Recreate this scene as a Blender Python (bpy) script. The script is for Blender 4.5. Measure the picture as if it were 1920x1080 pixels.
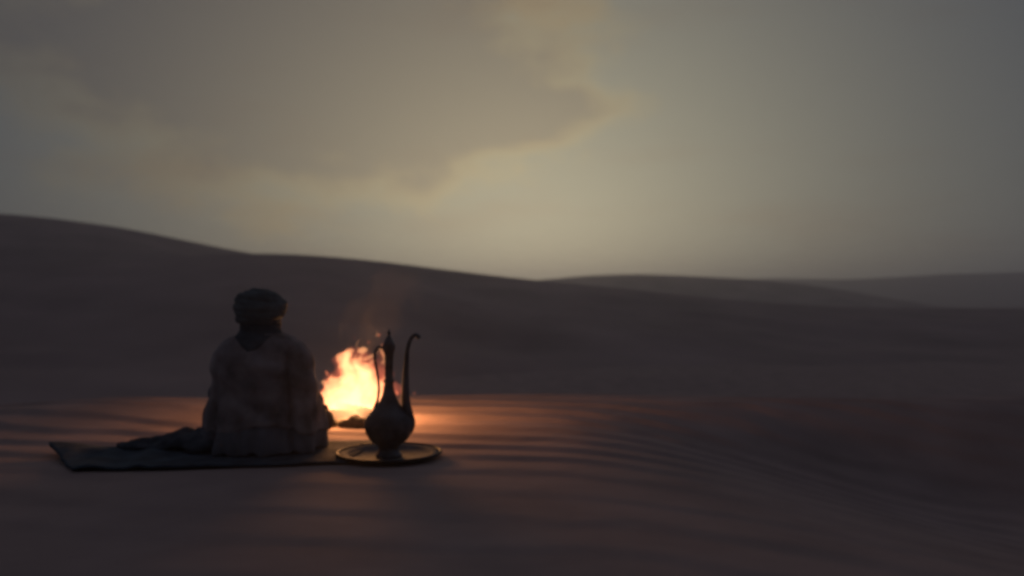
import bpy, bmesh, math, random
import numpy as np
from mathutils import Vector, Matrix, noise

for o in list(bpy.data.objects):
    bpy.data.objects.remove(o)
scene = bpy.context.scene
COL = scene.collection
random.seed(7)

# ------------------------------------------------------------------ camera
CAM_H, FPX = 0.85, 1600.0          # metres above the sand, focal length in photo pixels
cam_d = bpy.data.cameras.new('camera')
cam = bpy.data.objects.new('camera', cam_d)
COL.objects.link(cam)
cam.location = (0, 0, CAM_H)
cam_d.sensor_width = 36
cam_d.lens = 36 * FPX / 1920
cam.rotation_euler = (math.radians(90 + 0.716), 0, 0)
cam_d.clip_start = 0.05
cam_d.clip_end = 6000
cam_d.dof.use_dof = True
cam_d.dof.focus_distance = 3.0
cam_d.dof.aperture_fstop = 1.6
scene.camera = cam

# ------------------------------------------------------------------ world sky, sun, exposure
SUN_AZ, SUN_EL = math.radians(0.8), math.radians(3.5)     # azimuth from +Y towards +X
world = bpy.data.worlds.new('World')
scene.world = world
world.use_nodes = True
wt = world.node_tree
wt.nodes.clear()


def wn(kind, **kw):
    n = wt.nodes.new(kind)
    for k, v in kw.items():
        setattr(n, k, v)
    return n


def wl(a, b):
    wt.links.new(a, b)


def wmath(op, a, b=None, c=None, clamp=False):
    n = wn('ShaderNodeMath', operation=op, use_clamp=clamp)
    for i, v in enumerate((a, b, c)):
        if v is None:
            continue
        if isinstance(v, (int, float)):
            n.inputs[i].default_value = v
        else:
            wl(v, n.inputs[i])
    return n.outputs[0]


def wramp(x, lo, hi):
    n = wn('ShaderNodeMapRange', interpolation_type='SMOOTHSTEP')
    wl(x, n.inputs['Value'])
    n.inputs['From Min'].default_value = lo
    n.inputs['From Max'].default_value = hi
    return n.outputs['Result']


def wmix(fac, a, b, mode='MIX'):
    n = wn('ShaderNodeMix', data_type='RGBA', blend_type=mode)
    for sock, v in ((n.inputs['Factor'], fac), (n.inputs['A'], a), (n.inputs['B'], b)):
        if isinstance(v, (int, float)):
            sock.default_value = v
        elif isinstance(v, tuple):
            sock.default_value = (*v, 1)
        else:
            wl(v, sock)
    return n.outputs['Result']


VEIL, VEIL_COL = 0.86, (0.86, 0.95, 1.30)
sky = wn('ShaderNodeTexSky', sky_type='NISHITA', sun_disc=False)
sky.sun_elevation = SUN_EL
sky.sun_rotation = SUN_AZ
sky.altitude = 0
sky.air_density = 1.0
sky.dust_density = 3.0
sky.ozone_density = 2.0
hsv = wn('ShaderNodeHueSaturation')
hsv.inputs['Saturation'].default_value = 0.5
wl(sky.outputs[0], hsv.inputs['Color'])
# a thin even veil of high cloud over the whole sky softens the evening glow
glow = wmix(1.0, hsv.outputs[0], (0.96, 1.06, 0.80), 'MULTIPLY')
# wide aureole of the dusty air round the low sun
tc = wn('ShaderNodeTexCoord')
dp = wn('ShaderNodeVectorMath', operation='DOT_PRODUCT')
wl(tc.outputs['Generated'], dp.inputs[0])
dp.inputs[1].default_value = (math.sin(SUN_AZ) * math.cos(SUN_EL), math.cos(SUN_AZ) * math.cos(SUN_EL), math.sin(SUN_EL))
# the veil dims towards the eastern sky, away from the sunset
east = wn('ShaderNodeMapRange', interpolation_type='SMOOTHSTEP')
wl(dp.outputs['Value'], east.inputs['Value'])
for k, v in (('From Min', -0.75), ('From Max', 0.15), ('To Min', 0.28), ('To Max', 1.0)):
    east.inputs[k].default_value = v
veil = wmix(east.outputs['Result'], (0.0, 0.0, 0.0), VEIL_COL)
skycol = wmix(VEIL, glow, veil)
aur = wmath('POWER', wmath('MAXIMUM', dp.outputs['Value'], 0.0), 11.0)
skycol = wmix(1.0, skycol, wmix(aur, (0.0, 0.0, 0.0), (3.5, 3.08, 1.95)), 'ADD')

# cloud bank, laid out by direction (u right, v up, as tangents about +Y)
nz1 = wn('ShaderNodeTexNoise')
mp1 = wn('ShaderNodeMapping')
mp1.inputs['Scale'].default_value = (8, 8, 15)
wl(tc.outputs['Generated'], mp1.inputs['Vector'])
wl(mp1.outputs[0], nz1.inputs['Vector'])
nz1.inputs['Scale'].default_value = 1.0
nz1.inputs['Detail'].default_value = 6.0
nz1.inputs['Roughness'].default_value = 0.62
warp = wmath('MULTIPLY', wmath('SUBTRACT', nz1.outputs['Fac'], 0.5), 1.25)


def lobe(px, py, ax, ay, rot=0.0):
    """distance in units of the lobe's radius, by direction of view in the sky"""
    c = Vector(((px - 960) / FPX, 1.0, (560 - py) / FPX)).normalized()
    m = wn('ShaderNodeMapping', vector_type='TEXTURE')
    m.inputs['Location'].default_value = c
    m.inputs['Rotation'].default_value = (0, rot, 0)
    m.inputs['Scale'].default_value = (ax / FPX, 0.9, ay / FPX)
    wl(tc.outputs['Generated'], m.inputs['Vector'])
    ln = wn('ShaderNodeVectorMath', operation='LENGTH')
    wl(m.outputs[0], ln.inputs[0])
    return ln.outputs['Value']


d = wmath('SMOOTH_MIN', lobe(560, 90, 430, 250), lobe(930, 232, 225, 58, math.radians(-8)), 0.25)
d = wmath('ADD', d, warp)
body = wramp(d, 1.16, 0.76)
rim = wmath('MULTIPLY', wramp(d, 1.36, 1.03), wramp(d, 0.74, 1.03))
# thin, high wisps over the whole sky
nz2 = wn('ShaderNodeTexNoise')
mp2 = wn('ShaderNodeMapping')
mp2.inputs['Scale'].default_value = (3.0, 3.0, 11)
mp2.inputs['Rotation'].default_value = (0.0, 0.18, 0)
wl(tc.outputs['Generated'], mp2.inputs['Vector'])
wl(mp2.outputs[0], nz2.inputs['Vector'])
nz2.inputs['Scale'].default_value = 1.3
nz2.inputs['Detail'].default_value = 5.0
wisp = wramp(nz2.outputs['Fac'], 0.48, 0.75)
c1 = wmix(wmath('MULTIPLY', wisp, 0.35), skycol, wmix(1.0, skycol, (0.92, 0.78, 0.72), 'MULTIPLY'))
c2 = wmix(wmath('MULTIPLY', body, 0.72), c1, wmix(1.0, c1, (0.88, 0.78, 0.73), 'MULTIPLY'))
c3 = wmix(wmath('MULTIPLY', rim, 0.48), c2, wmix(1.0, c2, (1.32, 1.15, 0.88), 'MULTIPLY'))
puff = wramp(wmath('ADD', lobe(1035, 6, 110, 48), warp), 1.0, 0.55)
c3 = wmix(wmath('MULTIPLY', puff, 0.4), c3, wmix(1.0, c3, (1.16, 1.02, 0.86), 'MULTIPLY'))
bg = wn('ShaderNodeBackground')
wl(c3, bg.inputs['Color'])
bg.inputs['Strength'].default_value = 0.06
out = wn('ShaderNodeOutputWorld')
wl(bg.outputs[0], out.inputs['Surface'])

sun_d = bpy.data.lights.new('sun', 'SUN')
sun_d.energy = 0.05
sun_d.angle = math.radians(12)
sun_d.color = (1.0, 0.78, 0.55)
sun = bpy.data.objects.new('sun', sun_d)
COL.objects.link(sun)
sdir = Vector((math.sin(SUN_AZ) * math.cos(SUN_EL), math.cos(SUN_AZ) * math.cos(SUN_EL), math.sin(SUN_EL)))
sun.rotation_euler = sdir.to_track_quat('Z', 'Y').to_euler()
sun.location = (0, 60, 30)

scene.view_settings.view_transform = 'Standard'
scene.view_settings.look = 'None'
scene.view_settings.exposure = 0.0
scene.view_settings.gamma = 1.0
scene.view_settings.use_curve_mapping = False
scene.render.engine = 'CYCLES'
scene.cycles.use_denoising = True
scene.cycles.filter_width = 3.0
scene.cycles.max_bounces = 6
scene.cycles.volume_bounces = 1
scene.cycles.sample_clamp_indirect = 3.0


# ------------------------------------------------------------------ helpers
def at(px, py, dist):
    """point on the photo's pixel ray at that distance ahead"""
    return Vector((dist * (px - 960) / FPX, dist, CAM_H + dist * (560 - py) / FPX))


def on_sand(px, py):
    dist = FPX * CAM_H / (py - 560)
    return Vector((dist * (px - 960) / FPX, dist, 0))


def tag(o, label=None, cat=None, group=None, kind=None):
    if label: o['label'] = label
    if cat: o['category'] = cat
    if group: o['group'] = group
    if kind: o['kind'] = kind
    return o


def link(name, me, mat=None, parent=None, smooth=True):
    o = bpy.data.objects.new(name, me)
    COL.objects.link(o)
    if mat: me.materials.append(mat)
    if smooth:
        me.polygons.foreach_set('use_smooth', [True] * len(me.polygons))
    if parent: o.parent = parent
    return o


def empty(name, loc, rz=0.0):
    o = bpy.data.objects.new(name, None)
    COL.objects.link(o)
    o.location = loc
    o.rotation_euler = (0, 0, rz)
    o.empty_display_size = 0.1
    return o


class MB:
    """collects vertices and faces for one mesh"""
    def __init__(self):
        self.v, self.f = [], []

    def rings(self, rings, caps=True):
        n = len(rings[0]); b = len(self.v)
        for r in rings:
            self.v += [tuple(p) for p in r]
        for i in range(len(rings) - 1):
            for j in range(n):
                k = (j + 1) % n
                self.f.append((b + i * n + j, b + i * n + k, b + (i + 1) * n + k, b + (i + 1) * n + j))
        if caps:
            self.f.append(tuple(b + j for j in reversed(range(n))))
            e = b + (len(rings) - 1) * n
            self.f.append(tuple(e + j for j in range(n)))
        return self

    def lathe(self, prof, n=40, c=(0, 0, 0)):
        return self.rings([[(c[0] + r * math.cos(2 * math.pi * j / n), c[1] + r * math.sin(2 * math.pi * j / n), c[2] + z)
                            for j in range(n)] for r, z in prof])

    def tube(self, pts, rad, n=14, flat=1.0, sub=5):
        """smooth tube through points; rad one value per point"""
        P, R = spline(pts, rad, sub)
        rr = []
        up = None
        for i, p in enumerate(P):
            t = (P[min(i + 1, len(P) - 1)] - P[max(i - 1, 0)]).normalized()
            if up is None:
                up = Vector((0, 0, 1)) if abs(t.z) < 0.9 else Vector((0, 1, 0))
            s = t.cross(up).normalized()
            up = s.cross(t).normalized()
            rr.append([p + (s * math.cos(a) + up * math.sin(a) * flat) * R[i]
                       for a in (2 * math.pi * j / n for j in range(n))])
        return self.rings(rr)

    def blob(self, c, r, n=14, m=9, rot=None):
        c = Vector(c)
        r = (r, r, r) if isinstance(r, (int, float)) else r
        rr = []
        for i in range(m):
            th = math.pi * (i + 0.5) / m
            ring = []
            for j in range(n):
                a = 2 * math.pi * j / n
                q = Vector((r[0] * math.sin(th) * math.cos(a), r[1] * math.sin(th) * math.sin(a), -r[2] * math.cos(th)))
                if rot: q = rot @ q
                ring.append(c + q)
            rr.append(ring)
        return self.rings(rr)

    def mesh(self, name):
        me = bpy.data.meshes.new(name)
        me.from_pydata(self.v, [], self.f)
        me.update()
        bm = bmesh.new(); bm.from_mesh(me)
        bmesh.ops.recalc_face_normals(bm, faces=bm.faces)
        bm.to_mesh(me); bm.free()
        return me


def spline(pts, rad, sub=5):
    pts = [Vector(p) for p in pts]
    P, R = [], []
    n = len(pts)
    for i in range(n - 1):
        p0, p1, p2, p3 = pts[max(i - 1, 0)], pts[i], pts[i + 1], pts[min(i + 2, n - 1)]
        for k in range(sub):
            t = k / sub
            P.append(0.5 * ((2 * p1) + (p2 - p0) * t + (2 * p0 - 5 * p1 + 4 * p2 - p3) * t * t + (3 * p1 - p0 - 3 * p2 + p3) * t ** 3))
            R.append(rad[i] + (rad[i + 1] - rad[i]) * t)
    P.append(pts[-1]); R.append(rad[-1])
    return P, R


def fuse(mb, name, voxel, smooth_it=4, displace=None, again=False):
    """overlapping closed shapes -> one continuous skin"""
    me = mb.mesh(name + '_raw')
    o = bpy.data.objects.new(name + '_raw', me)
    COL.objects.link(o)
    m = o.modifiers.new('r', 'REMESH')
    m.mode = 'VOXEL'; m.voxel_size = voxel
    if smooth_it:
        s = o.modifiers.new('s', 'SMOOTH')
        s.factor = 0.5; s.iterations = smooth_it
    dg = bpy.context.evaluated_depsgraph_get()
    new = bpy.data.meshes.new_from_object(o.evaluated_get(dg))
    new.name = name
    bpy.data.objects.remove(o); bpy.data.meshes.remove(me)
    if displace:
        nn = [v.normal.copy() for v in new.vertices]
        for v, q in zip(new.vertices, nn):
            v.co = displace(v.co.copy(), q)
        new.update()
        if again:      # skin over any self-crossing left by the displacement
            mb2 = MB()
            mb2.v = [tuple(v.co) for v in new.vertices]
            mb2.f = [tuple(p.vertices) for p in new.polygons]
            bpy.data.meshes.remove(new)
            return fuse(mb2, name, voxel, 0)
    return new


# ------------------------------------------------------------------ materials
def material(name, base, rough=0.8, metallic=0.0, var=0.25, scale=6.0, bump=0.0, bscale=60.0, sheen=0.0, spec=0.3,
             var_scale=(1, 1, 1), tint=None):
    m = bpy.data.materials.new(name)
    m.use_nodes = True
    t = m.node_tree
    b = t.nodes['Principled BSDF']
    b.inputs['Roughness'].default_value = rough
    b.inputs['Metallic'].default_value = metallic
    b.inputs['Specular IOR Level'].default_value = spec
    if sheen:
        b.inputs['Sheen Weight'].default_value = sheen
        b.inputs['Sheen Roughness'].default_value = 0.6
    co = t.nodes.new('ShaderNodeTexCoord')
    mp = t.nodes.new('ShaderNodeMapping')
    mp.inputs['Scale'].default_value = var_scale
    t.links.new(co.outputs['Object'], mp.inputs['Vector'])
    nz = t.nodes.new('ShaderNodeTexNoise')
    nz.inputs['Scale'].default_value = scale
    nz.inputs['Detail'].default_value = 6
    t.links.new(mp.outputs[0], nz.inputs['Vector'])
    rp = t.nodes.new('ShaderNodeValToRGB')
    lo = tint or tuple(c * (1 - var) for c in base)
    hi = tuple(min(1, c * (1 + var)) for c in base)
    rp.color_ramp.elements[0].position = 0.3
    rp.color_ramp.elements[1].position = 0.7
    rp.color_ramp.elements[0].color = (*lo, 1)
    rp.color_ramp.elements[1].color = (*hi, 1)
    t.links.new(nz.outputs['Fac'], rp.inputs[0])
    t.links.new(rp.outputs[0], b.inputs['Base Color'])
    if bump:
        n2 = t.nodes.new('ShaderNodeTexNoise')
        n2.inputs['Scale'].default_value = bscale
        n2.inputs['Detail'].default_value = 4
        t.links.new(co.outputs['Object'], n2.inputs['Vector'])
        bp = t.nodes.new('ShaderNodeBump')
        bp.inputs['Strength'].default_value = bump
        bp.inputs['Distance'].default_value = 0.01
        t.links.new(n2.outputs['Fac'], bp.inputs['Height'])
        t.links.new(bp.outputs[0], b.inputs['Normal'])
    return m


SAND = (0.50, 0.365, 0.345)
M_sand = material('sand_near', SAND, 0.95, var=0.13, scale=1.6, bump=0.35, bscale=220, spec=0.05)
M_dune = material('sand_dune', SAND, 0.95, var=0.16, scale=0.12, bump=0.3, bscale=6, spec=0.05)
M_rug = material('rug_wool', (0.055, 0.077, 0.11), 0.95, var=0.45, scale=9, bump=0.5, bscale=160, spec=0.1, sheen=0.1)
M_blanket = material('blanket_wool', (0.085, 0.095, 0.120), 0.95, var=0.3, scale=7, bump=0.4, bscale=120, spec=0.1)
M_mantle = material('mantle_wool', (0.31, 0.265, 0.285), 0.95, var=0.55, scale=6.5, bump=0.35, bscale=130, spec=0.1)
M_robe = material('robe_cotton', (0.20, 0.20, 0.24), 0.92, var=0.3, scale=6, bump=0.35, bscale=150, spec=0.1)
M_turban = material('turban_cloth', (0.125, 0.15, 0.17), 0.95, var=0.25, scale=12, bump=0.35, bscale=140, spec=0.1)
M_scarf = material('scarf_cloth', (0.08, 0.10, 0.13), 0.95, var=0.3, scale=12, bump=0.35, bscale=140, spec=0.1)
M_skin = material('skin', (0.20, 0.11, 0.075), 0.6, var=0.12, scale=14, bump=0.1, bscale=180, spec=0.35)
M_eye = material('eye', (0.45, 0.43, 0.40), 0.25, var=0.05, scale=30, spec=0.5)
M_beard = material('beard_hair', (0.02, 0.017, 0.015), 0.8, var=0.4, scale=60, bump=0.8, bscale=220)
M_brass = material('tarnished_copper', (0.11, 0.122, 0.15), 0.52, 0.6, var=0.45, scale=14, bump=0.15, bscale=90)
M_tray = material('tarnished_tray', (0.12, 0.14, 0.17), 0.85, 0.1, spec=0.15, var=0.25, scale=18, bump=0.1, bscale=120)
M_rim = material('blackened_rim', (0.045, 0.05, 0.06), 0.6, 0.4, var=0.3, scale=20)
M_char = material('charred_wood', (0.018, 0.015, 0.014), 0.9, var=0.5, scale=25, bump=0.9, bscale=45, spec=0.15)
M_stone = material('sooty_stone', (0.07, 0.06, 0.055), 0.9, var=0.4, scale=12, bump=0.6, bscale=40, spec=0.15)
M_ash = material('ash_and_coals', (0.10, 0.09, 0.085), 0.95, var=0.6, scale=28, bump=0.8, bscale=70, spec=0.05)


# ------------------------------------------------------------------ the sand: one ground sheet
def sstep(x, a, b):
    t = np.clip((x - a) / (b - a), 0, 1)
    return t * t * (3 - 2 * t)


_rng = np.random.RandomState(3)
_T = _rng.rand(256, 256)


def vnoise(x, y):
    """smooth value noise, -1..1"""
    xi, yi = np.floor(x).astype(int), np.floor(y).astype(int)
    fx, fy = x - xi, y - yi
    fx = fx * fx * (3 - 2 * fx); fy = fy * fy * (3 - 2 * fy)
    g = lambda a, b: _T[a % 256, b % 256]
    v = (g(xi, yi) * (1 - fx) + g(xi + 1, yi) * fx) * (1 - fy) + (g(xi, yi + 1) * (1 - fx) + g(xi + 1, yi + 1) * fx) * fy
    return v * 2 - 1


VALLEY = -2.6


def ripple(x, y):
    w = 0.22 * vnoise(x * 0.55 + 7, y * 0.7 + 3) + 0.08 * vnoise(x * 1.7, y * 1.9 + 11) + 0.035 * vnoise(x * 4.3 + 31, y * 4.9)
    ph = 2 * np.pi * (y + 0.21 * x + 0.008 * x * x * np.sign(x) + w) / 0.40
    r = np.sin(ph + 0.55 * np.sin(ph))
    amp = 0.0092 * (1 + 0.55 * vnoise(x * 0.8 + 20, y * 1.1 + 9))
    amp = amp * (0.40 + 0.60 * sstep(y, 3.8, 5.2))
    fade = sstep(y, 0.2, 1.2) * (1 - sstep(y, 8.5, 11)) * (1 - sstep(np.abs(x), 8, 12))
    # trampled flat round the rug and the tray
    camp = np.exp(-(((x + 1.35) / 0.95) ** 2 + ((y - 4.65) / 0.55) ** 2) ** 2)
    camp = np.maximum(camp, np.exp(-(((x + 0.65) / 0.4) ** 2 + ((y - 4.55) / 0.4) ** 2) ** 2))
    pit = np.exp(-(((x + 1.12) / 0.4) ** 2 + ((y - 5.92) / 0.32) ** 2) ** 2)
    return r * amp * fade * (1 - 0.9 * np.maximum(camp, pit))


def ground_z(x, y):
    x = np.asarray(x, float); y = np.asarray(y, float)
    lip = 7.0 + 0.10 * np.clip(x, -8, 8) + 0.18 * vnoise(x * 0.5, x * 0 + 5)
    z = ripple(x, y)
    z += 0.05 * vnoise(x * 0.35 + 4, y * 0.35) * sstep(np.hypot(x + 1.1, y - 4.9), 1.2, 4)
    # a low swell added beyond the fire, to the left, to catch more firelight
    z += 0.10 * np.exp(-(((x + 3.0) / 1.1) ** 2 + ((y - 6.45) / 0.75) ** 2))
    # hollow to the right, its far side rising to the lip
    s = lip - y
    depth = 0.58 * sstep(x, 0.2, 3.3)
    shape = sstep(s, 0.0, 1.6) * (1 - sstep(s, 1.7, 6.8))
    z -= depth * shape * (1 - sstep(x, 9, 14))
    # beyond the lip the sand falls away to the valley
    fall = sstep(y - lip, 0.0, 9.0)
    z += (VALLEY) * fall
    far = sstep(np.hypot(x, y), 14, 40)
    z += far * (0.35 * vnoise(x * 0.05, y * 0.05 + 2) + 0.12 * vnoise(x * 0.16, y * 0.2 + 8))
    z += np.where(y < 0, far * (VALLEY) * sstep(-y, 10, 60), 0)
    return z


def gz(x, y):
    return float(ground_z(np.array([x]), np.array([y]))[0])


def axis(segs):
    a = []
    for lo, hi, n in segs:
        a += list(np.linspace(lo, hi, n, endpoint=False))
    return np.array(a + [segs[-1][1]])


def sheet(name, X, Y, Z, mat):
    ny, nx = X.shape
    co = np.stack([X, Y, Z], -1).reshape(-1, 3)
    idx = np.arange(ny * nx).reshape(ny, nx)
    f = np.stack([idx[:-1, :-1], idx[:-1, 1:], idx[1:, 1:], idx[1:, :-1]], -1).reshape(-1, 4)
    me = bpy.data.meshes.new(name)
    me.from_pydata(co.tolist(), [], f.tolist())
    me.update()
    return link(name, me, mat)


ax = axis([(-800, -200, 8), (-200, -40, 16), (-40, -10, 24), (-10, -5, 60), (-5, 5, 380), (5, 10, 70), (10, 40, 24), (40, 200, 16), (200, 800, 8)])
ay = axis([(-800, -100, 9), (-100, -10, 14), (-10, 1.2, 24), (1.2, 8.2, 330), (8.2, 20, 60), (20, 80, 50), (80, 300, 20), (300, 800, 9)])
GX, GY = np.meshgrid(ax, ay)
ground = sheet('ground', GX, GY, ground_z(GX, GY), M_sand)
tag(ground, 'wind rippled desert sand in the foreground and valley', kind='structure')


# ------------------------------------------------------------------ dunes behind
def dune(name, pts, front, back_run, label, lumps=0.25, lump_len=7.0, foot=VALLEY - 0.6, power=1.12, seed=0.0, n=220, m=60):
    """pts: crest as (photo x, photo y, distance); front(px): distance where the near slope meets the valley"""
    px = np.array([p[0] for p in pts], float)
    py = np.array([p[1] for p in pts], float)
    pd = np.array([p[2] for p in pts], float)
    q = np.linspace(px[0], px[-1], n)
    # smooth interpolation of the crest
    def sm(v):
        r = np.interp(q, px, v)
        k = 9
        rp = np.pad(r, k, mode='edge')
        ker = np.hanning(2 * k + 1); ker /= ker.sum()
        return np.convolve(rp, ker, 'valid')
    cy, cd = sm(py), sm(pd)
    cz = CAM_H + cd * (560 - cy) / FPX
    fd = np.array([front(p) for p in q])
    k = np.linspace(0, 1, n)
    cz = foot + (cz - foot) * (sstep(k, -0.01, 0.13) * (1 - sstep(k, 0.87, 1.01)))     # the ends run out into the valley
    T = np.concatenate([np.linspace(0, 1, m), 1 + np.linspace(0, 1, 24)[1:]])
    X, Y, Z = [], [], []
    for t in T:
        if t <= 1:
            dd = fd + (cd - fd) * t
            s = 0.72 * t ** power + 0.28 * t * t * (3 - 2 * t)
            zz = foot + (cz - foot) * s
            env = np.full_like(dd, math.sin(math.pi * min(1, t * 1.02)) ** 0.6 if t < 0.98 else 0.0)
        else:
            b = t - 1
            dd = cd + back_run * b
            zz = cz + (foot - cz) * (b * b * (3 - 2 * b) * 0.6 + 0.4 * b)
            env = np.full_like(dd, math.sin(math.pi * b))
        xx = dd * (q - 960) / FPX
        zz = zz + env * lumps * (vnoise(xx / lump_len + seed, dd / lump_len * 1.6) + 0.4 * vnoise(xx / lump_len * 2.7 + seed, dd / lump_len * 3.7)
                                 + 0.15 * vnoise(xx / lump_len * 8 + seed, dd / lump_len * 9))
        X.append(xx); Y.append(dd); Z.append(zz)
    o = sheet(name, np.array(X), np.array(Y), np.array(Z), M_dune)
    return tag(o, label, kind='structure')


dune('dune', [(-900, 530, 60), (-400, 508, 60), (0, 494, 61), (150, 491, 62), (300, 485, 63), (420, 475, 64), (500, 474, 65), (600, 479, 66), (700, 488, 68), (800, 501, 70),
              (900, 514, 70), (980, 523, 71), (1060, 531, 71), (1160, 540, 72), (1300, 555, 73), (1420, 567, 74), (1560, 575, 76), (1700, 578, 78),
              (1920, 578, 80), (2400, 568, 84), (2900, 560, 88)],
     lambda p: 24 + 3 * max(0, min(1, (p - 500) / 500)) + 9 * max(0, min(1, (p - 800) / 700)), 45,
     'near dark dune sloping down from left to right behind the campfire', lumps=0.32, seed=0.0)
dune('dune', [(-1100, 420, 105), (-400, 392, 108), (-100, 396, 110), (0, 400, 112), (100, 409, 115), (230, 427, 118), (330, 447, 121), (420, 466, 124), (500, 480, 127), (640, 510, 132), (800, 540, 138)],
     lambda p: 66, 70, 'taller dune shoulder rising at far left behind the near dune', lumps=0.4, lump_len=14, seed=9.0)
dune('dune', [(700, 560, 230), (900, 536, 230), (1020, 524, 231), (1100, 517, 233), (1180, 514, 235), (1260, 516, 238), (1400, 523, 242), (1500, 532, 246),
              (1580, 544, 249), (1660, 558, 251), (1760, 573, 256), (1900, 590, 261)],
     lambda p: 196, 90, 'low hazy middle dune right of centre with rounded top', lumps=0.5, lump_len=22, seed=17.0)
dune('dune', [(1000, 560, 594), (1250, 535, 594), (1400, 523, 594), (1470, 521.5, 597), (1540, 524, 599), (1600, 523.5, 602), (1680, 520, 608), (1780, 513.5, 614), (1850, 512.5, 618), (1920, 510, 621),
              (2300, 505, 634), (2800, 520, 648)],
     lambda p: 480, 100, 'farthest pale hazy dune along the horizon at right', lumps=0.8, lump_len=40, seed=29.0)

# ------------------------------------------------------------------ haze
hz = MB()
hx, hy0, hy1, hz0, hz1 = 1400, -810, 810, -8, 24
hz.v = [(-hx, hy0, hz0), (hx, hy0, hz0), (hx, hy1, hz0), (-hx, hy1, hz0), (-hx, hy0, hz1), (hx, hy0, hz1), (hx, hy1, hz1), (-hx, hy1, hz1)]
hz.f = [(0, 3, 2, 1), (4, 5, 6, 7), (0, 1, 5, 4), (1, 2, 6, 5), (2, 3, 7, 6), (3, 0, 4, 7)]
M_haze = bpy.data.materials.new('haze_air')
M_haze.use_nodes = True
t = M_haze.node_tree
t.nodes.clear()
pv = t.nodes.new('ShaderNodeVolumePrincipled')
pv.inputs['Color'].default_value = (0.90, 0.88, 0.95, 1)
pv.inputs['Density'].default_value = 0.0018
pv.inputs['Anisotropy'].default_value = 0.8
mo = t.nodes.new('ShaderNodeOutputMaterial')
t.links.new(pv.outputs[0], mo.inputs['Volume'])
tag(link('haze', hz.mesh('haze'), M_haze, smooth=False), 'thin dusty evening haze over the dunes', kind='stuff')

# ------------------------------------------------------------------ rug
A, B, C, D = Vector((-2.14, 4.16, 0)), Vector((-0.84, 4.37, 0)), Vector((-0.78, 5.04, 0)), Vector((-2.53, 4.66, 0))
RN, RM = 90, 44


def rug_point(a, b):
    p = (A * (1 - a) + B * a) * (1 - b) + (D * (1 - a) + C * a) * b
    x, y = p.x, p.y
    x += 0.012 * noise.noise(Vector((b * 6, 3.1, 0))) + 0.02 * (1 - a) ** 6 * noise.noise(Vector((b * 4, 9, 0)))
    y += 0.022 * noise.noise(Vector((a * 7, 1.7, 0)))
    z = 0.010 + 0.010 * max(0, noise.noise(Vector((x * 3.2, y * 5.5, 2)))) + 0.006 * noise.noise(Vector((x * 9, y * 9, 5)))
    # the far left corner has curled up
    c = max(0.0, 1 - math.hypot(a * 1.29 / 0.36, (1 - b) * 0.6 / 0.34))
    z += 0.05 * c * c * (3 - 2 * c)
    # rumpled towards the left end
    z += 0.035 * max(0.0, noise.noise(Vector((x * 5.5 + 3, y * 3.5, 8)))) * max(0.0, 1 - a / 0.5)
    # a fold across the rug near the left end
    z += 0.028 * math.exp(-((a - 0.23 - 0.08 * b) / 0.035) ** 2) * (0.4 + 0.6 * b)
    return x, y, z


rb = MB()
for th in (0.011, 0.0):
    for j in range(RM + 1):
        for i in range(RN + 1):
            x, y, z = rug_point(i / RN, j / RM)
            rb.v.append((x, y, z + th + gz(-1.4, 4.6)))
K = (RN + 1) * (RM + 1)
for j in range(RM):
    for i in range(RN):
        a = j * (RN + 1) + i
        rb.f.append((a, a + 1, a + RN + 2, a + RN + 1))
        rb.f.append((K + a, K + a + RN + 1, K + a + RN + 2, K + a + 1))
bd = [i for i in range(RN)] + [j * (RN + 1) + RN for j in range(RM)] + [RM * (RN + 1) + i for i in range(RN, 0, -1)] + [j * (RN + 1) for j in range(RM, 0, -1)]
for i, a in enumerate(bd):
    b = bd[(i + 1) % len(bd)]
    rb.f.append((a, K + a, K + b, b))
tag(link('rug', rb.mesh('rug'), M_rug), 'dark woven rug spread on the sand with one corner curled up', 'rug')

# ------------------------------------------------------------------ crumpled blanket at the person's side
def blanket_disp(p, n):
    k = noise.noise(Vector((p.x * 9, p.y * 9, p.z * 14))) * 0.024 + noise.noise(Vector((p.x * 24, p.y * 20, p.z * 26))) * 0.012
    return p + n * k


bb = MB()
bb.blob((-1.93, 4.74, 0.025), (0.26, 0.13, 0.030))
bb.blob((-1.80, 4.76, 0.040), (0.20, 0.15, 0.050))
bb.blob((-1.70, 4.74, 0.050), (0.12, 0.16, 0.060))
bb.blob((-1.84, 4.80, 0.050), (0.07, 0.10, 0.052))
bb.blob((-1.66, 4.66, 0.040), (0.14, 0.12, 0.045))
bl = fuse(bb, 'blanket', 0.010, 3, blanket_disp)
o = link('blanket', bl, M_blanket)
o.location.z = 0.016
tag(o, 'crumpled dark blanket heaped on the rug beside the seated person', 'blanket')

# ------------------------------------------------------------------ the seated person
PX, PY = -1.378, 4.66
person = empty('person', (PX, PY, 0.022), math.radians(-6))
person.scale = (1, 1, 0.965)
tag(person, 'person in turban and loose robe seated on the rug, back turned, facing the fire', 'person')

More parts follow.
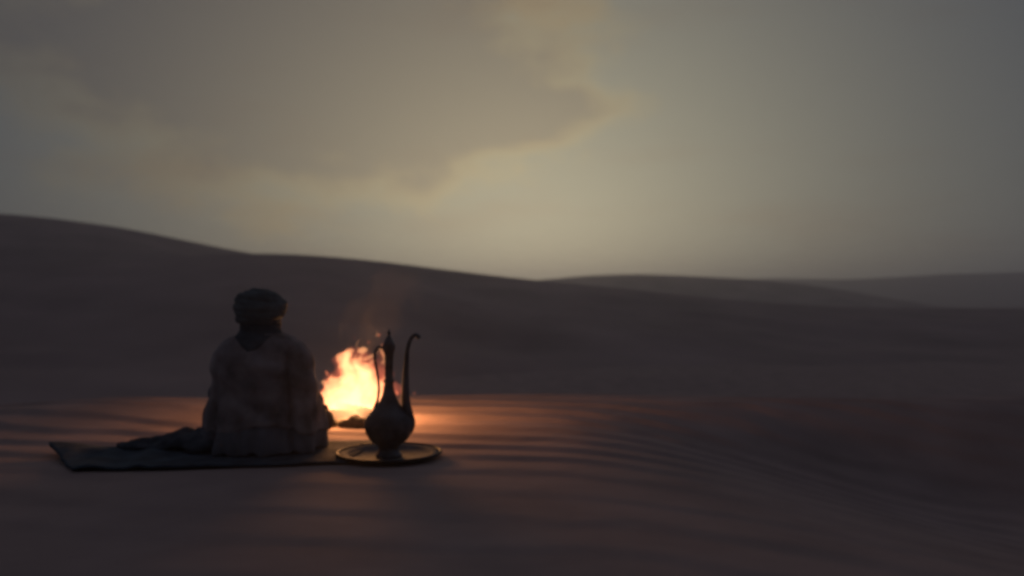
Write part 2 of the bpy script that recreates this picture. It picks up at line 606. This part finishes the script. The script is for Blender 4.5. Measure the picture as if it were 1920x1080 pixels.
# body: one continuous skin
pb = MB()
V = Vector
pb.tube([(0, -0.02, 0.07), (0, -0.02, 0.14), (0, -0.035, 0.27), (0, -0.03, 0.40), (0, -0.015, 0.52), (0, 0.0, 0.60)],
        [0.13, 0.155, 0.135, 0.145, 0.14, 0.08], flat=0.72, n=20)
pb.tube([(0, 0.0, 0.57), (0, 0.015, 0.64), (0, 0.03, 0.70)], [0.06, 0.055, 0.055])
pb.blob((0, 0.035, 0.765), (0.073, 0.092, 0.105), 20, 14)
pb.blob((0, 0.075, 0.705), (0.048, 0.052, 0.045), 16, 10)                       # jaw
pb.tube([(0, 0.120, 0.775), (0, 0.138, 0.745), (0, 0.128, 0.735)], [0.008, 0.013, 0.011])   # nose
pb.tube([(-0.022, 0.121, 0.710), (0, 0.127, 0.710), (0.022, 0.121, 0.710)], [0.006, 0.009, 0.006])   # lips
pb.tube([(-0.045, 0.112, 0.793), (-0.02, 0.124, 0.797), (0.02, 0.124, 0.797), (0.045, 0.112, 0.793)], [0.009] * 4)   # brow
for s in (-1, 1):
    pb.blob((s * 0.078, 0.03, 0.755), (0.010, 0.020, 0.032))                     # ear
    # arm: shoulder, elbow, wrist
    elb = V((s * 0.212, 0.015, 0.315)); wri = V((s * 0.228, 0.235, 0.235))
    pb.tube([(s * 0.07, -0.01, 0.57), (s * 0.170, -0.012, 0.55), (s * 0.195, -0.005, 0.45), elb, (s * 0.225, 0.12, 0.275), wri],
            [0.06, 0.062, 0.052, 0.043, 0.040, 0.029])
    # palm and five fingers resting over the knee
    pb.tube([wri, wri + V((s * 0.004, 0.045, -0.006)), wri + V((s * 0.006, 0.085, -0.018))], [0.028, 0.036, 0.036], flat=0.5)
    for k, ln in enumerate((0.070, 0.080, 0.075, 0.058)):
        off = (k - 1.5) * 0.0185
        b0 = wri + V((s * 0.006 + off, 0.085, -0.018))
        pb.tube([b0, b0 + V((off * 0.15, ln * 0.45, -0.012)), b0 + V((off * 0.2, ln * 0.75, -0.034)), b0 + V((off * 0.2, ln * 0.88, -0.058))],
                [0.0095, 0.0092, 0.0085, 0.0072], n=10)
    b0 = wri + V((-s * 0.022, 0.025, -0.004))
    pb.tube([b0, b0 + V((-s * 0.026, 0.026, -0.008)), b0 + V((-s * 0.036, 0.052, -0.020)), b0 + V((-s * 0.036, 0.070, -0.034))], [0.013, 0.0115, 0.0105, 0.0085], n=10)
    # crossed legs: hip, knee, ankle, foot
    pb.tube([(s * 0.09, 0.0, 0.11), (s * 0.20, 0.14, 0.14), (s * 0.285, 0.29, 0.135)], [0.095, 0.085, 0.062])
    pb.tube([(s * 0.285, 0.29, 0.135), (s * 0.13, 0.345, 0.090), (-s * 0.03, 0.37 + 0.03 * s, 0.055)], [0.060, 0.055, 0.038])
    pb.tube([(-s * 0.03, 0.37 + 0.03 * s, 0.055), (-s * 0.10, 0.385 + 0.03 * s, 0.042), (-s * 0.17, 0.37 + 0.03 * s, 0.035)], [0.036, 0.036, 0.024])
body = link('body', fuse(pb, 'body', 0.006, 3), M_skin, person)
for s in (-1, 1):
    e = link('eye', MB().blob((s * 0.031, 0.112, 0.768), 0.0125).mesh('eye'), M_eye, person)
beard = MB()
beard.blob((0, 0.090, 0.680), (0.046, 0.046, 0.038))
beard.blob((0, 0.100, 0.650), (0.030, 0.032, 0.040))
beard.tube([(-0.062, 0.062, 0.745), (-0.055, 0.080, 0.705), (0, 0.120, 0.688), (0.055, 0.080, 0.705), (0.062, 0.062, 0.745)], [0.012, 0.017, 0.020, 0.017, 0.012])
link('beard', fuse(beard, 'beard', 0.006, 2), M_beard, person)


def cloth(p, n, a=0.010, fall=1.0):
    """hanging folds: long in z, tight round the body"""
    ang = math.atan2(p.x, -p.y)
    k = noise.noise(Vector((ang * 3.2, p.z * 2.2, 4.0))) * 1.3 + noise.noise(Vector((p.x * 11, p.y * 11, p.z * 4.5))) * 1.0
    k += 0.5 * noise.noise(Vector((p.x * 26, p.y * 26, p.z * 11)))
    sag = 0.4 + 0.9 * max(0.0, 1 - p.z / 0.4)
    return p + n * k * a * sag * fall


# loose robe: falls from the shoulders over arms and crossed legs
rb = MB()


def oval(cx, cy, rx, ry, z, n=40, e=2.0):
    return [(cx + rx * math.copysign(abs(math.cos(a)) ** (2 / e), math.cos(a)), cy + ry * math.copysign(abs(math.sin(a)) ** (2 / e), math.sin(a)), z)
            for a in (2 * math.pi * j / n for j in range(n))]


ROBE = [(0.002, -0.352, 0.325, 0.115, 0.315), (0.05, -0.350, 0.325, 0.115, 0.312), (0.11, -0.340, 0.322, 0.115, 0.300), (0.18, -0.322, 0.317, 0.105, 0.270),
        (0.24, -0.303, 0.314, 0.065, 0.215), (0.29, -0.282, 0.312, 0.025, 0.172), (0.33, -0.252, 0.311, 0.000, 0.150), (0.38, -0.240, 0.314, -0.015, 0.140),
        (0.44, -0.243, 0.308, -0.020, 0.136), (0.50, -0.248, 0.298, -0.020, 0.132), (0.55, -0.242, 0.274, -0.016, 0.124), (0.595, -0.208, 0.234, -0.010, 0.112),
        (0.63, -0.150, 0.172, -0.004, 0.095), (0.655, -0.100, 0.110, 0.004, 0.080)]
rb.rings([oval((l + r) / 2, cy, (r - l) / 2, ry, z, e=2.35) for z, l, r, cy, ry in ROBE])
for s in (-1, 1):
    rb.tube([(s * 0.240, 0.02, 0.32), (s * 0.245, 0.10, 0.288), (s * 0.240, 0.18, 0.255), (s * 0.236, 0.225, 0.237)], [0.066, 0.066, 0.060, 0.056])


def robe_disp(p, n):
    q = cloth(p, n, 0.017)
    if p.y < 0.10:
        # the gap between the back and the hanging right sleeve, and a softer one at the left
        g = math.exp(-((p.x - 0.205 - 0.05 * (0.55 - p.z)) / 0.016) ** 2) * (1 if p.z < 0.56 else max(0, 1 - (p.z - 0.56) / 0.05))
        h = math.exp(-((p.x + 0.175 + 0.10 * (0.5 - p.z)) / 0.020) ** 2) * (1 if p.z < 0.50 else max(0, 1 - (p.z - 0.50) / 0.05))
        q = q - n * (0.030 * g + 0.018 * h)
        # diagonal pull folds across the back
        q = q + n * 0.006 * math.sin(38 * (p.z + 0.55 * p.x) + 3 * noise.noise(p * 5)) * max(0, min(1, (p.z - 0.1) / 0.2))
    return q


link('robe', fuse(rb, 'robe', 0.009, 4, robe_disp), M_robe, person)

# dusty mantle hanging over shoulders and back, its hem uneven
mm = MB()
mr = []
for z, l, r, cy, ry in ROBE:
    if z < 0.15: continue
    g = 0.010 + 0.004 * (z < 0.3)
    mr.append(oval((l + r) / 2, cy - 0.004, (r - l) / 2 + g, ry + g, z + (0.004 if z > 0.6 else 0), e=2.35))
mr[0] = [(x, y, z - 0.04 + 0.09 * noise.noise(Vector((x * 6, y * 6, 1.3)))) for x, y, z in mr[0]]
mm.rings(mr)
link('mantle', fuse(mm, 'mantle', 0.009, 3, robe_disp), M_mantle, person)

# scarf wound over neck and jaw, its end hanging in a point down the back
sb = MB()
for k, (z, r, tl) in enumerate(((0.655, 0.098, 0.10), (0.688, 0.086, -0.12), (0.728, 0.087, 0.14), (0.632, 0.108, 0.18))):
    ring = [(r * math.cos(a), 0.012 + r * 0.95 * math.sin(a), z + tl * 0.35 * r * math.sin(a + k) - 0.05 * max(0.0, math.sin(a))) for a in (2 * math.pi * i / 16 for i in range(17))]
    sb.tube(ring, [0.026] * 17, n=10, sub=3)
sb.rings([oval(0.004, -0.085, 0.110, 0.026, 0.655, 20), oval(0.004, -0.112, 0.086, 0.024, 0.625, 20), oval(0.006, -0.132, 0.054, 0.020, 0.595, 20), oval(0.006, -0.142, 0.016, 0.016, 0.566, 20)])
link('scarf', fuse(sb, 'scarf', 0.007, 2, lambda p, n: cloth(p, n, 0.008)), M_scarf, person)

# turban of wound bands
tb = MB()
tb.blob((0, 0.012, 0.815), (0.118, 0.124, 0.088), 24, 14)
random.seed(11)
PROF = [(0.735, 0.088), (0.752, 0.098), (0.768, 0.106), (0.785, 0.114), (0.802, 0.119), (0.818, 0.119), (0.834, 0.113), (0.849, 0.102), (0.862, 0.087), (0.875, 0.067), (0.886, 0.042)]
for k, (zc, r) in enumerate(PROF):
    tilt = 0.26 * math.sin(k * 2.4) * (1 - 0.03 * k)
    tdir = k * 1.9
    ring = []
    for i in range(21):
        a = 2 * math.pi * i / 20
        brow = 0.085 * max(0.0, math.sin(a)) * max(0.0, 1 - k / 6.5)      # wound higher over the brow
        ring.append((r * math.cos(a), 0.012 + r * 1.05 * math.sin(a), zc + brow + tilt * r * math.sin(a + tdir) * (1 if math.sin(a) < 0 else 0.4)))
    tb.tube(ring, [0.0255] * 21, n=10, sub=3)
link('turban', fuse(tb, 'turban', 0.005, 2, lambda p, n: p + n * 0.004 * noise.noise(p * 30)), M_turban, person)

# ------------------------------------------------------------------ tray
TX, TY = -0.655, 4.57
TZ = gz(TX, TY) + 0.012
tray = empty('serving_tray', (TX, TY, TZ))
tag(tray, 'round tarnished metal tray on the sand under the ewer', 'tray')
link('plate', MB().lathe([(0.004, 0.0), (0.215, 0.0), (0.228, 0.012), (0.272, 0.017), (0.272, 0.021), (0.226, 0.017), (0.212, 0.006), (0.004, 0.005)], 72).mesh('plate'), M_tray, tray)
ring = [(0.274 * math.cos(2 * math.pi * i / 48), 0.274 * math.sin(2 * math.pi * i / 48), 0.020) for i in range(49)]
link('rim', MB().tube(ring, [0.0075] * 49, n=10, sub=2).mesh('rim'), M_rim, tray)

# ------------------------------------------------------------------ ewer
ewer = empty('ewer', (-0.652, 4.525, TZ + 0.0055))
tag(ewer, 'tall dark metal ewer with round belly, long neck and hooked spout', 'ewer')
prof = [(0.004, 0.0), (0.066, 0.0), (0.070, 0.006), (0.066, 0.014), (0.056, 0.026), (0.052, 0.042), (0.058, 0.056), (0.078, 0.070), (0.102, 0.092), (0.120, 0.122), (0.129, 0.155),
        (0.128, 0.180), (0.118, 0.207), (0.098, 0.232), (0.074, 0.256), (0.056, 0.280), (0.043, 0.305), (0.034, 0.330), (0.027, 0.360), (0.0235, 0.385), (0.029, 0.392), (0.029, 0.400), (0.0225, 0.407),
        (0.0215, 0.45), (0.022, 0.50), (0.024, 0.535), (0.030, 0.560), (0.0345, 0.572), (0.034, 0.578), (0.004, 0.578)]
link('belly', MB().lathe(prof, 56).mesh('belly'), M_brass, ewer)
lid = link('lid', MB().lathe([(0.003, 0.5785), (0.0335, 0.5785), (0.034, 0.586), (0.029, 0.598), (0.022, 0.612), (0.015, 0.626), (0.010, 0.636), (0.006, 0.641), (0.003, 0.642)], 36).mesh('lid'), M_brass, ewer)
link('finial', MB().lathe([(0.002, 0.640), (0.006, 0.642), (0.0105, 0.648), (0.0105, 0.654), (0.006, 0.661), (0.0035, 0.668), (0.001, 0.676)], 24).mesh('finial'), M_brass, lid)
link('spout', MB().tube([(0.098, 0, 0.135), (0.113, 0, 0.175), (0.103, 0, 0.225), (0.090, 0, 0.29), (0.089, 0, 0.35), (0.090, 0, 0.42), (0.093, 0, 0.50), (0.099, 0, 0.565), (0.115, 0, 0.618), (0.137, 0, 0.640), (0.154, 0, 0.634), (0.162, 0, 0.622)],
                        [0.030, 0.028, 0.026, 0.023, 0.020, 0.017, 0.0135, 0.011, 0.010, 0.0105, 0.012, 0.013], n=18).mesh('spout'), M_brass, ewer)
link('handle', MB().tube([(-0.022, 0, 0.560), (-0.048, 0, 0.578), (-0.068, 0, 0.562), (-0.075, 0, 0.525), (-0.066, 0, 0.465), (-0.056, 0, 0.40), (-0.053, 0, 0.345), (-0.060, 0, 0.295), (-0.072, 0, 0.262), (-0.078, 0, 0.245)],
                         [0.007, 0.007, 0.0075, 0.008, 0.0075, 0.007, 0.007, 0.0075, 0.009, 0.009], n=12).mesh('handle'), M_brass, ewer)

# ------------------------------------------------------------------ campfire
FX, FY = -1.095, 5.92
FZ = gz(FX, FY)


def rough(seed, a, f):
    def d(p, n):
        return p + n * (a * noise.noise(p * f + Vector((seed, 0, 0))) + a * 0.5 * noise.noise(p * f * 2.6 + Vector((seed, 5, 0))))
    return d


def stone(c, r, seed, label):
    me = fuse(MB().blob((0, 0, 0), r), 'hearth_stone', 0.012, 1, rough(seed, 0.018, 14))
    o = link('hearth_stone', me, M_stone)
    o.location = c
    return tag(o, label, 'stone', 'stones around the campfire')


stone((FX - 0.15, FY - 0.24, FZ + 0.016), (0.085, 0.06, 0.048), 1.0, 'low sooty stone before the fire, nearest the seated person')
stone((FX + 0.05, FY - 0.25, FZ + 0.018), (0.100, 0.06, 0.052), 2.0, 'wider sooty stone before the fire, nearest the ewer')


def log(a, b, r, seed, label):
    a, b = Vector(a), Vector(b)
    me = fuse(MB().tube([a, a.lerp(b, 0.35) + Vector((0, 0.006, 0.006)), a.lerp(b, 0.7), b], [r, r * 1.05, r * 0.95, r * 0.8], n=16), 'firewood_log', 0.009, 1, rough(seed, 0.008, 30))
    o = link('firewood_log', me, M_char)
    o.location = (FX, FY, FZ)
    return tag(o, label, 'firewood', 'burning logs')


log((-0.24, -0.10, 0.035), (0.20, 0.10, 0.05), 0.036, 3.0, 'charred log lying across the bottom of the fire')
log((0.22, -0.12, 0.03), (-0.14, 0.12, 0.10), 0.032, 4.0, 'charred log leaning from the ewer side into the flames')
ash = fuse(MB().blob((0, 0, 0.0), (0.30, 0.24, 0.026), 24, 10), 'ash_bed', 0.012, 1, rough(6.0, 0.010, 24))
o = link('ash_bed', ash, M_ash)
o.location = (FX, FY, FZ + 0.003)
tag(o, 'ash and coals spread under the burning logs', kind='stuff')

M_flame = bpy.data.materials.new('flame_gas')
M_flame.use_nodes = True
t = M_flame.node_tree
t.nodes.clear()
em = t.nodes.new('ShaderNodeEmission')
em.inputs['Color'].default_value = (1.0, 0.40, 0.16, 1)
em.inputs['Strength'].default_value = 15.0
mo = t.nodes.new('ShaderNodeOutputMaterial')
t.links.new(em.outputs[0], mo.inputs['Volume'])

fire = empty('campfire_flames', (FX, FY, FZ + 0.02))
fire.scale = (1.06, 1.0, 0.93)
tag(fire, 'bright campfire flames burning between the seated person and the ewer', 'fire')


def flame_disp(seed, a=0.022):
    def d(p, n):
        q = Vector((p.x * 13, p.y * 13, p.z * 9 + seed))
        k = a * noise.noise(q) + a * 0.55 * noise.noise(q * 2.2) + a * 0.3 * noise.noise(q * 4.6)
        grow = 0.35 + min(1.0, p.z / 0.2)
        return p + Vector((n.x, n.y, n.z * 0.7)) * k * grow + Vector((0.015 * math.sin(p.z * 22 + seed), 0, 0)) * min(1, p.z / 0.2)
    return d


mb = MB()
TONGUES = [
    ([(-0.19, 0, 0.05), (-0.195, 0, 0.14), (-0.185, 0.01, 0.20), (-0.200, 0.01, 0.250)], [0.055, 0.052, 0.034, 0.008]),
    ([(-0.11, 0, 0.05), (-0.125, 0, 0.19), (-0.105, 0.01, 0.275), (-0.085, 0.01, 0.315)], [0.095, 0.085, 0.056, 0.014]),
    ([(-0.01, 0, 0.05), (-0.01, 0.01, 0.24), (-0.035, 0, 0.35), (-0.055, 0, 0.43), (-0.04, 0, 0.475)], [0.12, 0.110, 0.068, 0.036, 0.008]),
    ([(0.09, 0, 0.05), (0.095, 0, 0.22), (0.085, 0.02, 0.33), (0.110, 0.02, 0.385), (0.135, 0.02, 0.435)], [0.10, 0.088, 0.050, 0.022, 0.006]),
    ([(0.17, 0, 0.05), (0.18, 0, 0.19), (0.17, 0, 0.26), (0.19, 0, 0.33)], [0.055, 0.052, 0.034, 0.008]),
    ([(-0.06, 0.05, 0.20), (-0.075, 0.05, 0.30), (-0.062, 0.05, 0.36), (-0.085, 0.05, 0.40)], [0.05, 0.036, 0.020, 0.005]),
    ([(0.04, -0.04, 0.22), (0.035, -0.04, 0.33), (0.05, -0.04, 0.39), (0.035, -0.04, 0.44)], [0.05, 0.036, 0.022, 0.005]),
    ([(-0.15, -0.03, 0.10), (-0.155, -0.03, 0.20), (-0.14, -0.03, 0.25), (-0.155, -0.03, 0.285)], [0.05, 0.034, 0.020, 0.005])]
mb.blob((-0.015, 0, 0.050), (0.225, 0.15, 0.085), 20, 12)
for pts, rad in TONGUES:
    mb.tube(pts, rad)
random.seed(21)
for k in range(12):      # thin pointed licks off the top of the fire
    x = -0.20 + 0.40 * k / 11 + random.uniform(-0.012, 0.012)
    top = 0.17 + 0.26 * math.exp(-((x - 0.02) / 0.10) ** 2) + random.uniform(-0.03, 0.05)
    y, w = random.uniform(-0.06, 0.06), random.uniform(-0.03, 0.035)
    mb.tube([(x, y, top - 0.10), (x + w * 0.3, y, top - 0.03), (x + w, y, top + 0.03), (x + w * 0.6, y, top + 0.075)], [0.034, 0.024, 0.013, 0.004], n=10)
link('flame_core', fuse(mb, 'flame_core', 0.0065, 1, flame_disp(1.5, 0.040), True), M_flame, fire)


# thin, redder burning gas licking round and above the core
M_veil = M_flame.copy()
M_veil.name = 'flame_gas_thin'
for nd in M_veil.node_tree.nodes:
    if nd.type == 'EMISSION':
        nd.inputs['Color'].default_value = (1.0, 0.19, 0.085, 1)
        nd.inputs['Strength'].default_value = 3.2
M_spark = M_flame.copy()
M_spark.name = 'burning_gas_scrap'
for nd in M_spark.node_tree.nodes:
    if nd.type == 'EMISSION':
        nd.inputs['Color'].default_value = (1.0, 0.22, 0.09, 1)
        nd.inputs['Strength'].default_value = 26.0
vb = MB()
for pts, rad in TONGUES[1:]:
    vb.tube([(x * 1.08 + 0.02, y, z * 1.10 + 0.01) for x, y, z in pts], [r * 1.12 + 0.012 for r in rad])
vb.tube([(0.15, 0.02, 0.28), (0.185, 0.02, 0.38), (0.165, 0.02, 0.47), (0.185, 0.02, 0.545)], [0.055, 0.05, 0.03, 0.006])
vb.tube([(0.04, 0.02, 0.36), (0.06, 0.02, 0.44), (0.09, 0.02, 0.49), (0.075, 0.02, 0.53)], [0.05, 0.042, 0.026, 0.005])
link('flame_veil', fuse(vb, 'flame_veil', 0.009, 1, flame_disp(8.5, 0.034), True), M_veil, fire)


def wisp_flame(pts, rad, seed):
    me = MB().tube(pts, rad, n=12, sub=7).mesh('flame_wisp')
    disp = flame_disp(seed, 0.0012)
    nn = [v.normal.copy() for v in me.vertices]
    for v, q in zip(me.vertices, nn):
        v.co = disp(v.co.copy(), q)
    me.update()
    link('flame_wisp', me, M_flame, fire)


wisp_flame([(0.02, 0.02, 0.46), (0.055, 0.02, 0.435), (0.10, 0.02, 0.455), (0.14, 0.02, 0.49)], [0.006, 0.016, 0.018, 0.005], 3)
wisp_flame([(0.16, 0.03, 0.40), (0.19, 0.03, 0.44), (0.175, 0.03, 0.50), (0.19, 0.03, 0.55)], [0.008, 0.020, 0.012, 0.003], 5)
wisp_flame([(0.03, 0.04, 0.51), (0.02, 0.04, 0.55), (0.035, 0.04, 0.59)], [0.003, 0.006, 0.002], 6)
wisp_flame([(-0.16, 0.02, 0.26), (-0.175, 0.02, 0.29), (-0.155, 0.02, 0.325)], [0.005, 0.013, 0.004], 7)
wisp_flame([(0.235, 0.02, 0.13), (0.25, 0.02, 0.19), (0.238, 0.02, 0.25)], [0.008, 0.015, 0.004], 8)
wisp_flame([(0.33, 0.02, 0.18), (0.338, 0.02, 0.205), (0.328, 0.02, 0.235)], [0.004, 0.009, 0.003], 9)
wisp_flame([(0.145, 0.03, 0.60), (0.16, 0.03, 0.62), (0.155, 0.03, 0.65)], [0.003, 0.007, 0.002], 10)
wisp_flame([(-0.09, 0.02, 0.33), (-0.115, 0.02, 0.37), (-0.10, 0.02, 0.42)], [0.004, 0.011, 0.003], 12)

random.seed(5)
for x, z, r in ((0.16, 0.617, 0.008), (0.19, 0.548, 0.012), (0.205, 0.522, 0.010), (0.03, 0.515, 0.009), (-0.167, 0.338, 0.012), (-0.155, 0.300, 0.012), (0.28, 0.185, 0.013),
                (0.32, 0.19, 0.010), (0.255, 0.215, 0.010), (0.25, 0.125, 0.011), (0.39, 0.18, 0.007), (0.10, 0.565, 0.007), (0.01, 0.60, 0.005), (0.22, 0.64, 0.005)):
    y = random.uniform(-0.05, 0.06)
    rt = Matrix.Rotation(random.uniform(-0.7, 0.7), 3, 'Y')
    link('spark', MB().blob((x, y, z), (r * random.uniform(0.7, 1.0), r, r * random.uniform(1.1, 1.9)), 10, 7, rt).mesh('spark'), M_spark, fire)

fl = bpy.data.lights.new('fire_light', 'POINT')
fl.energy = 52.0
fl.color = (1.0, 0.42, 0.13)
fl.shadow_soft_size = 0.2
flo = bpy.data.objects.new('fire_light', fl)
COL.objects.link(flo)
flo.parent = fire
flo.location = (0, 0.02, 0.22)

# ------------------------------------------------------------------ smoke drifting off the fire
M_smoke = bpy.data.materials.new('wood_smoke')
M_smoke.use_nodes = True
t = M_smoke.node_tree
t.nodes.clear()
co = t.nodes.new('ShaderNodeTexCoord')
mp = t.nodes.new('ShaderNodeMapping')
mp.inputs['Scale'].default_value = (4.5, 4.5, 2.8)
t.links.new(co.outputs['Object'], mp.inputs['Vector'])
nz = t.nodes.new('ShaderNodeTexNoise')
nz.inputs['Scale'].default_value = 1.0
nz.inputs['Detail'].default_value = 3.0
nz.inputs['Distortion'].default_value = 0.8
t.links.new(mp.outputs[0], nz.inputs['Vector'])
mr_ = t.nodes.new('ShaderNodeMapRange')
mr_.inputs['From Min'].default_value = 0.46
mr_.inputs['From Max'].default_value = 0.72
mr_.inputs['To Min'].default_value = 0.0
mr_.inputs['To Max'].default_value = 0.26
t.links.new(nz.outputs['Fac'], mr_.inputs['Value'])
pv = t.nodes.new('ShaderNodeVolumePrincipled')
pv.inputs['Color'].default_value = (0.75, 0.72, 0.74, 1)
t.links.new(mr_.outputs[0], pv.inputs['Density'])
mo = t.nodes.new('ShaderNodeOutputMaterial')
t.links.new(pv.outputs[0], mo.inputs['Volume'])
sm = MB().tube([(0.02, 0.05, 0.46), (0.06, 0.07, 0.62), (0.16, 0.10, 0.78), (0.30, 0.14, 0.92), (0.42, 0.2, 1.02)], [0.10, 0.20, 0.23, 0.20, 0.08], n=20)
o = link('smoke', fuse(sm, 'smoke', 0.03, 4, None), M_smoke)
o.location = (FX, FY, FZ)
tag(o, 'faint smoke drifting up from the campfire', kind='stuff')
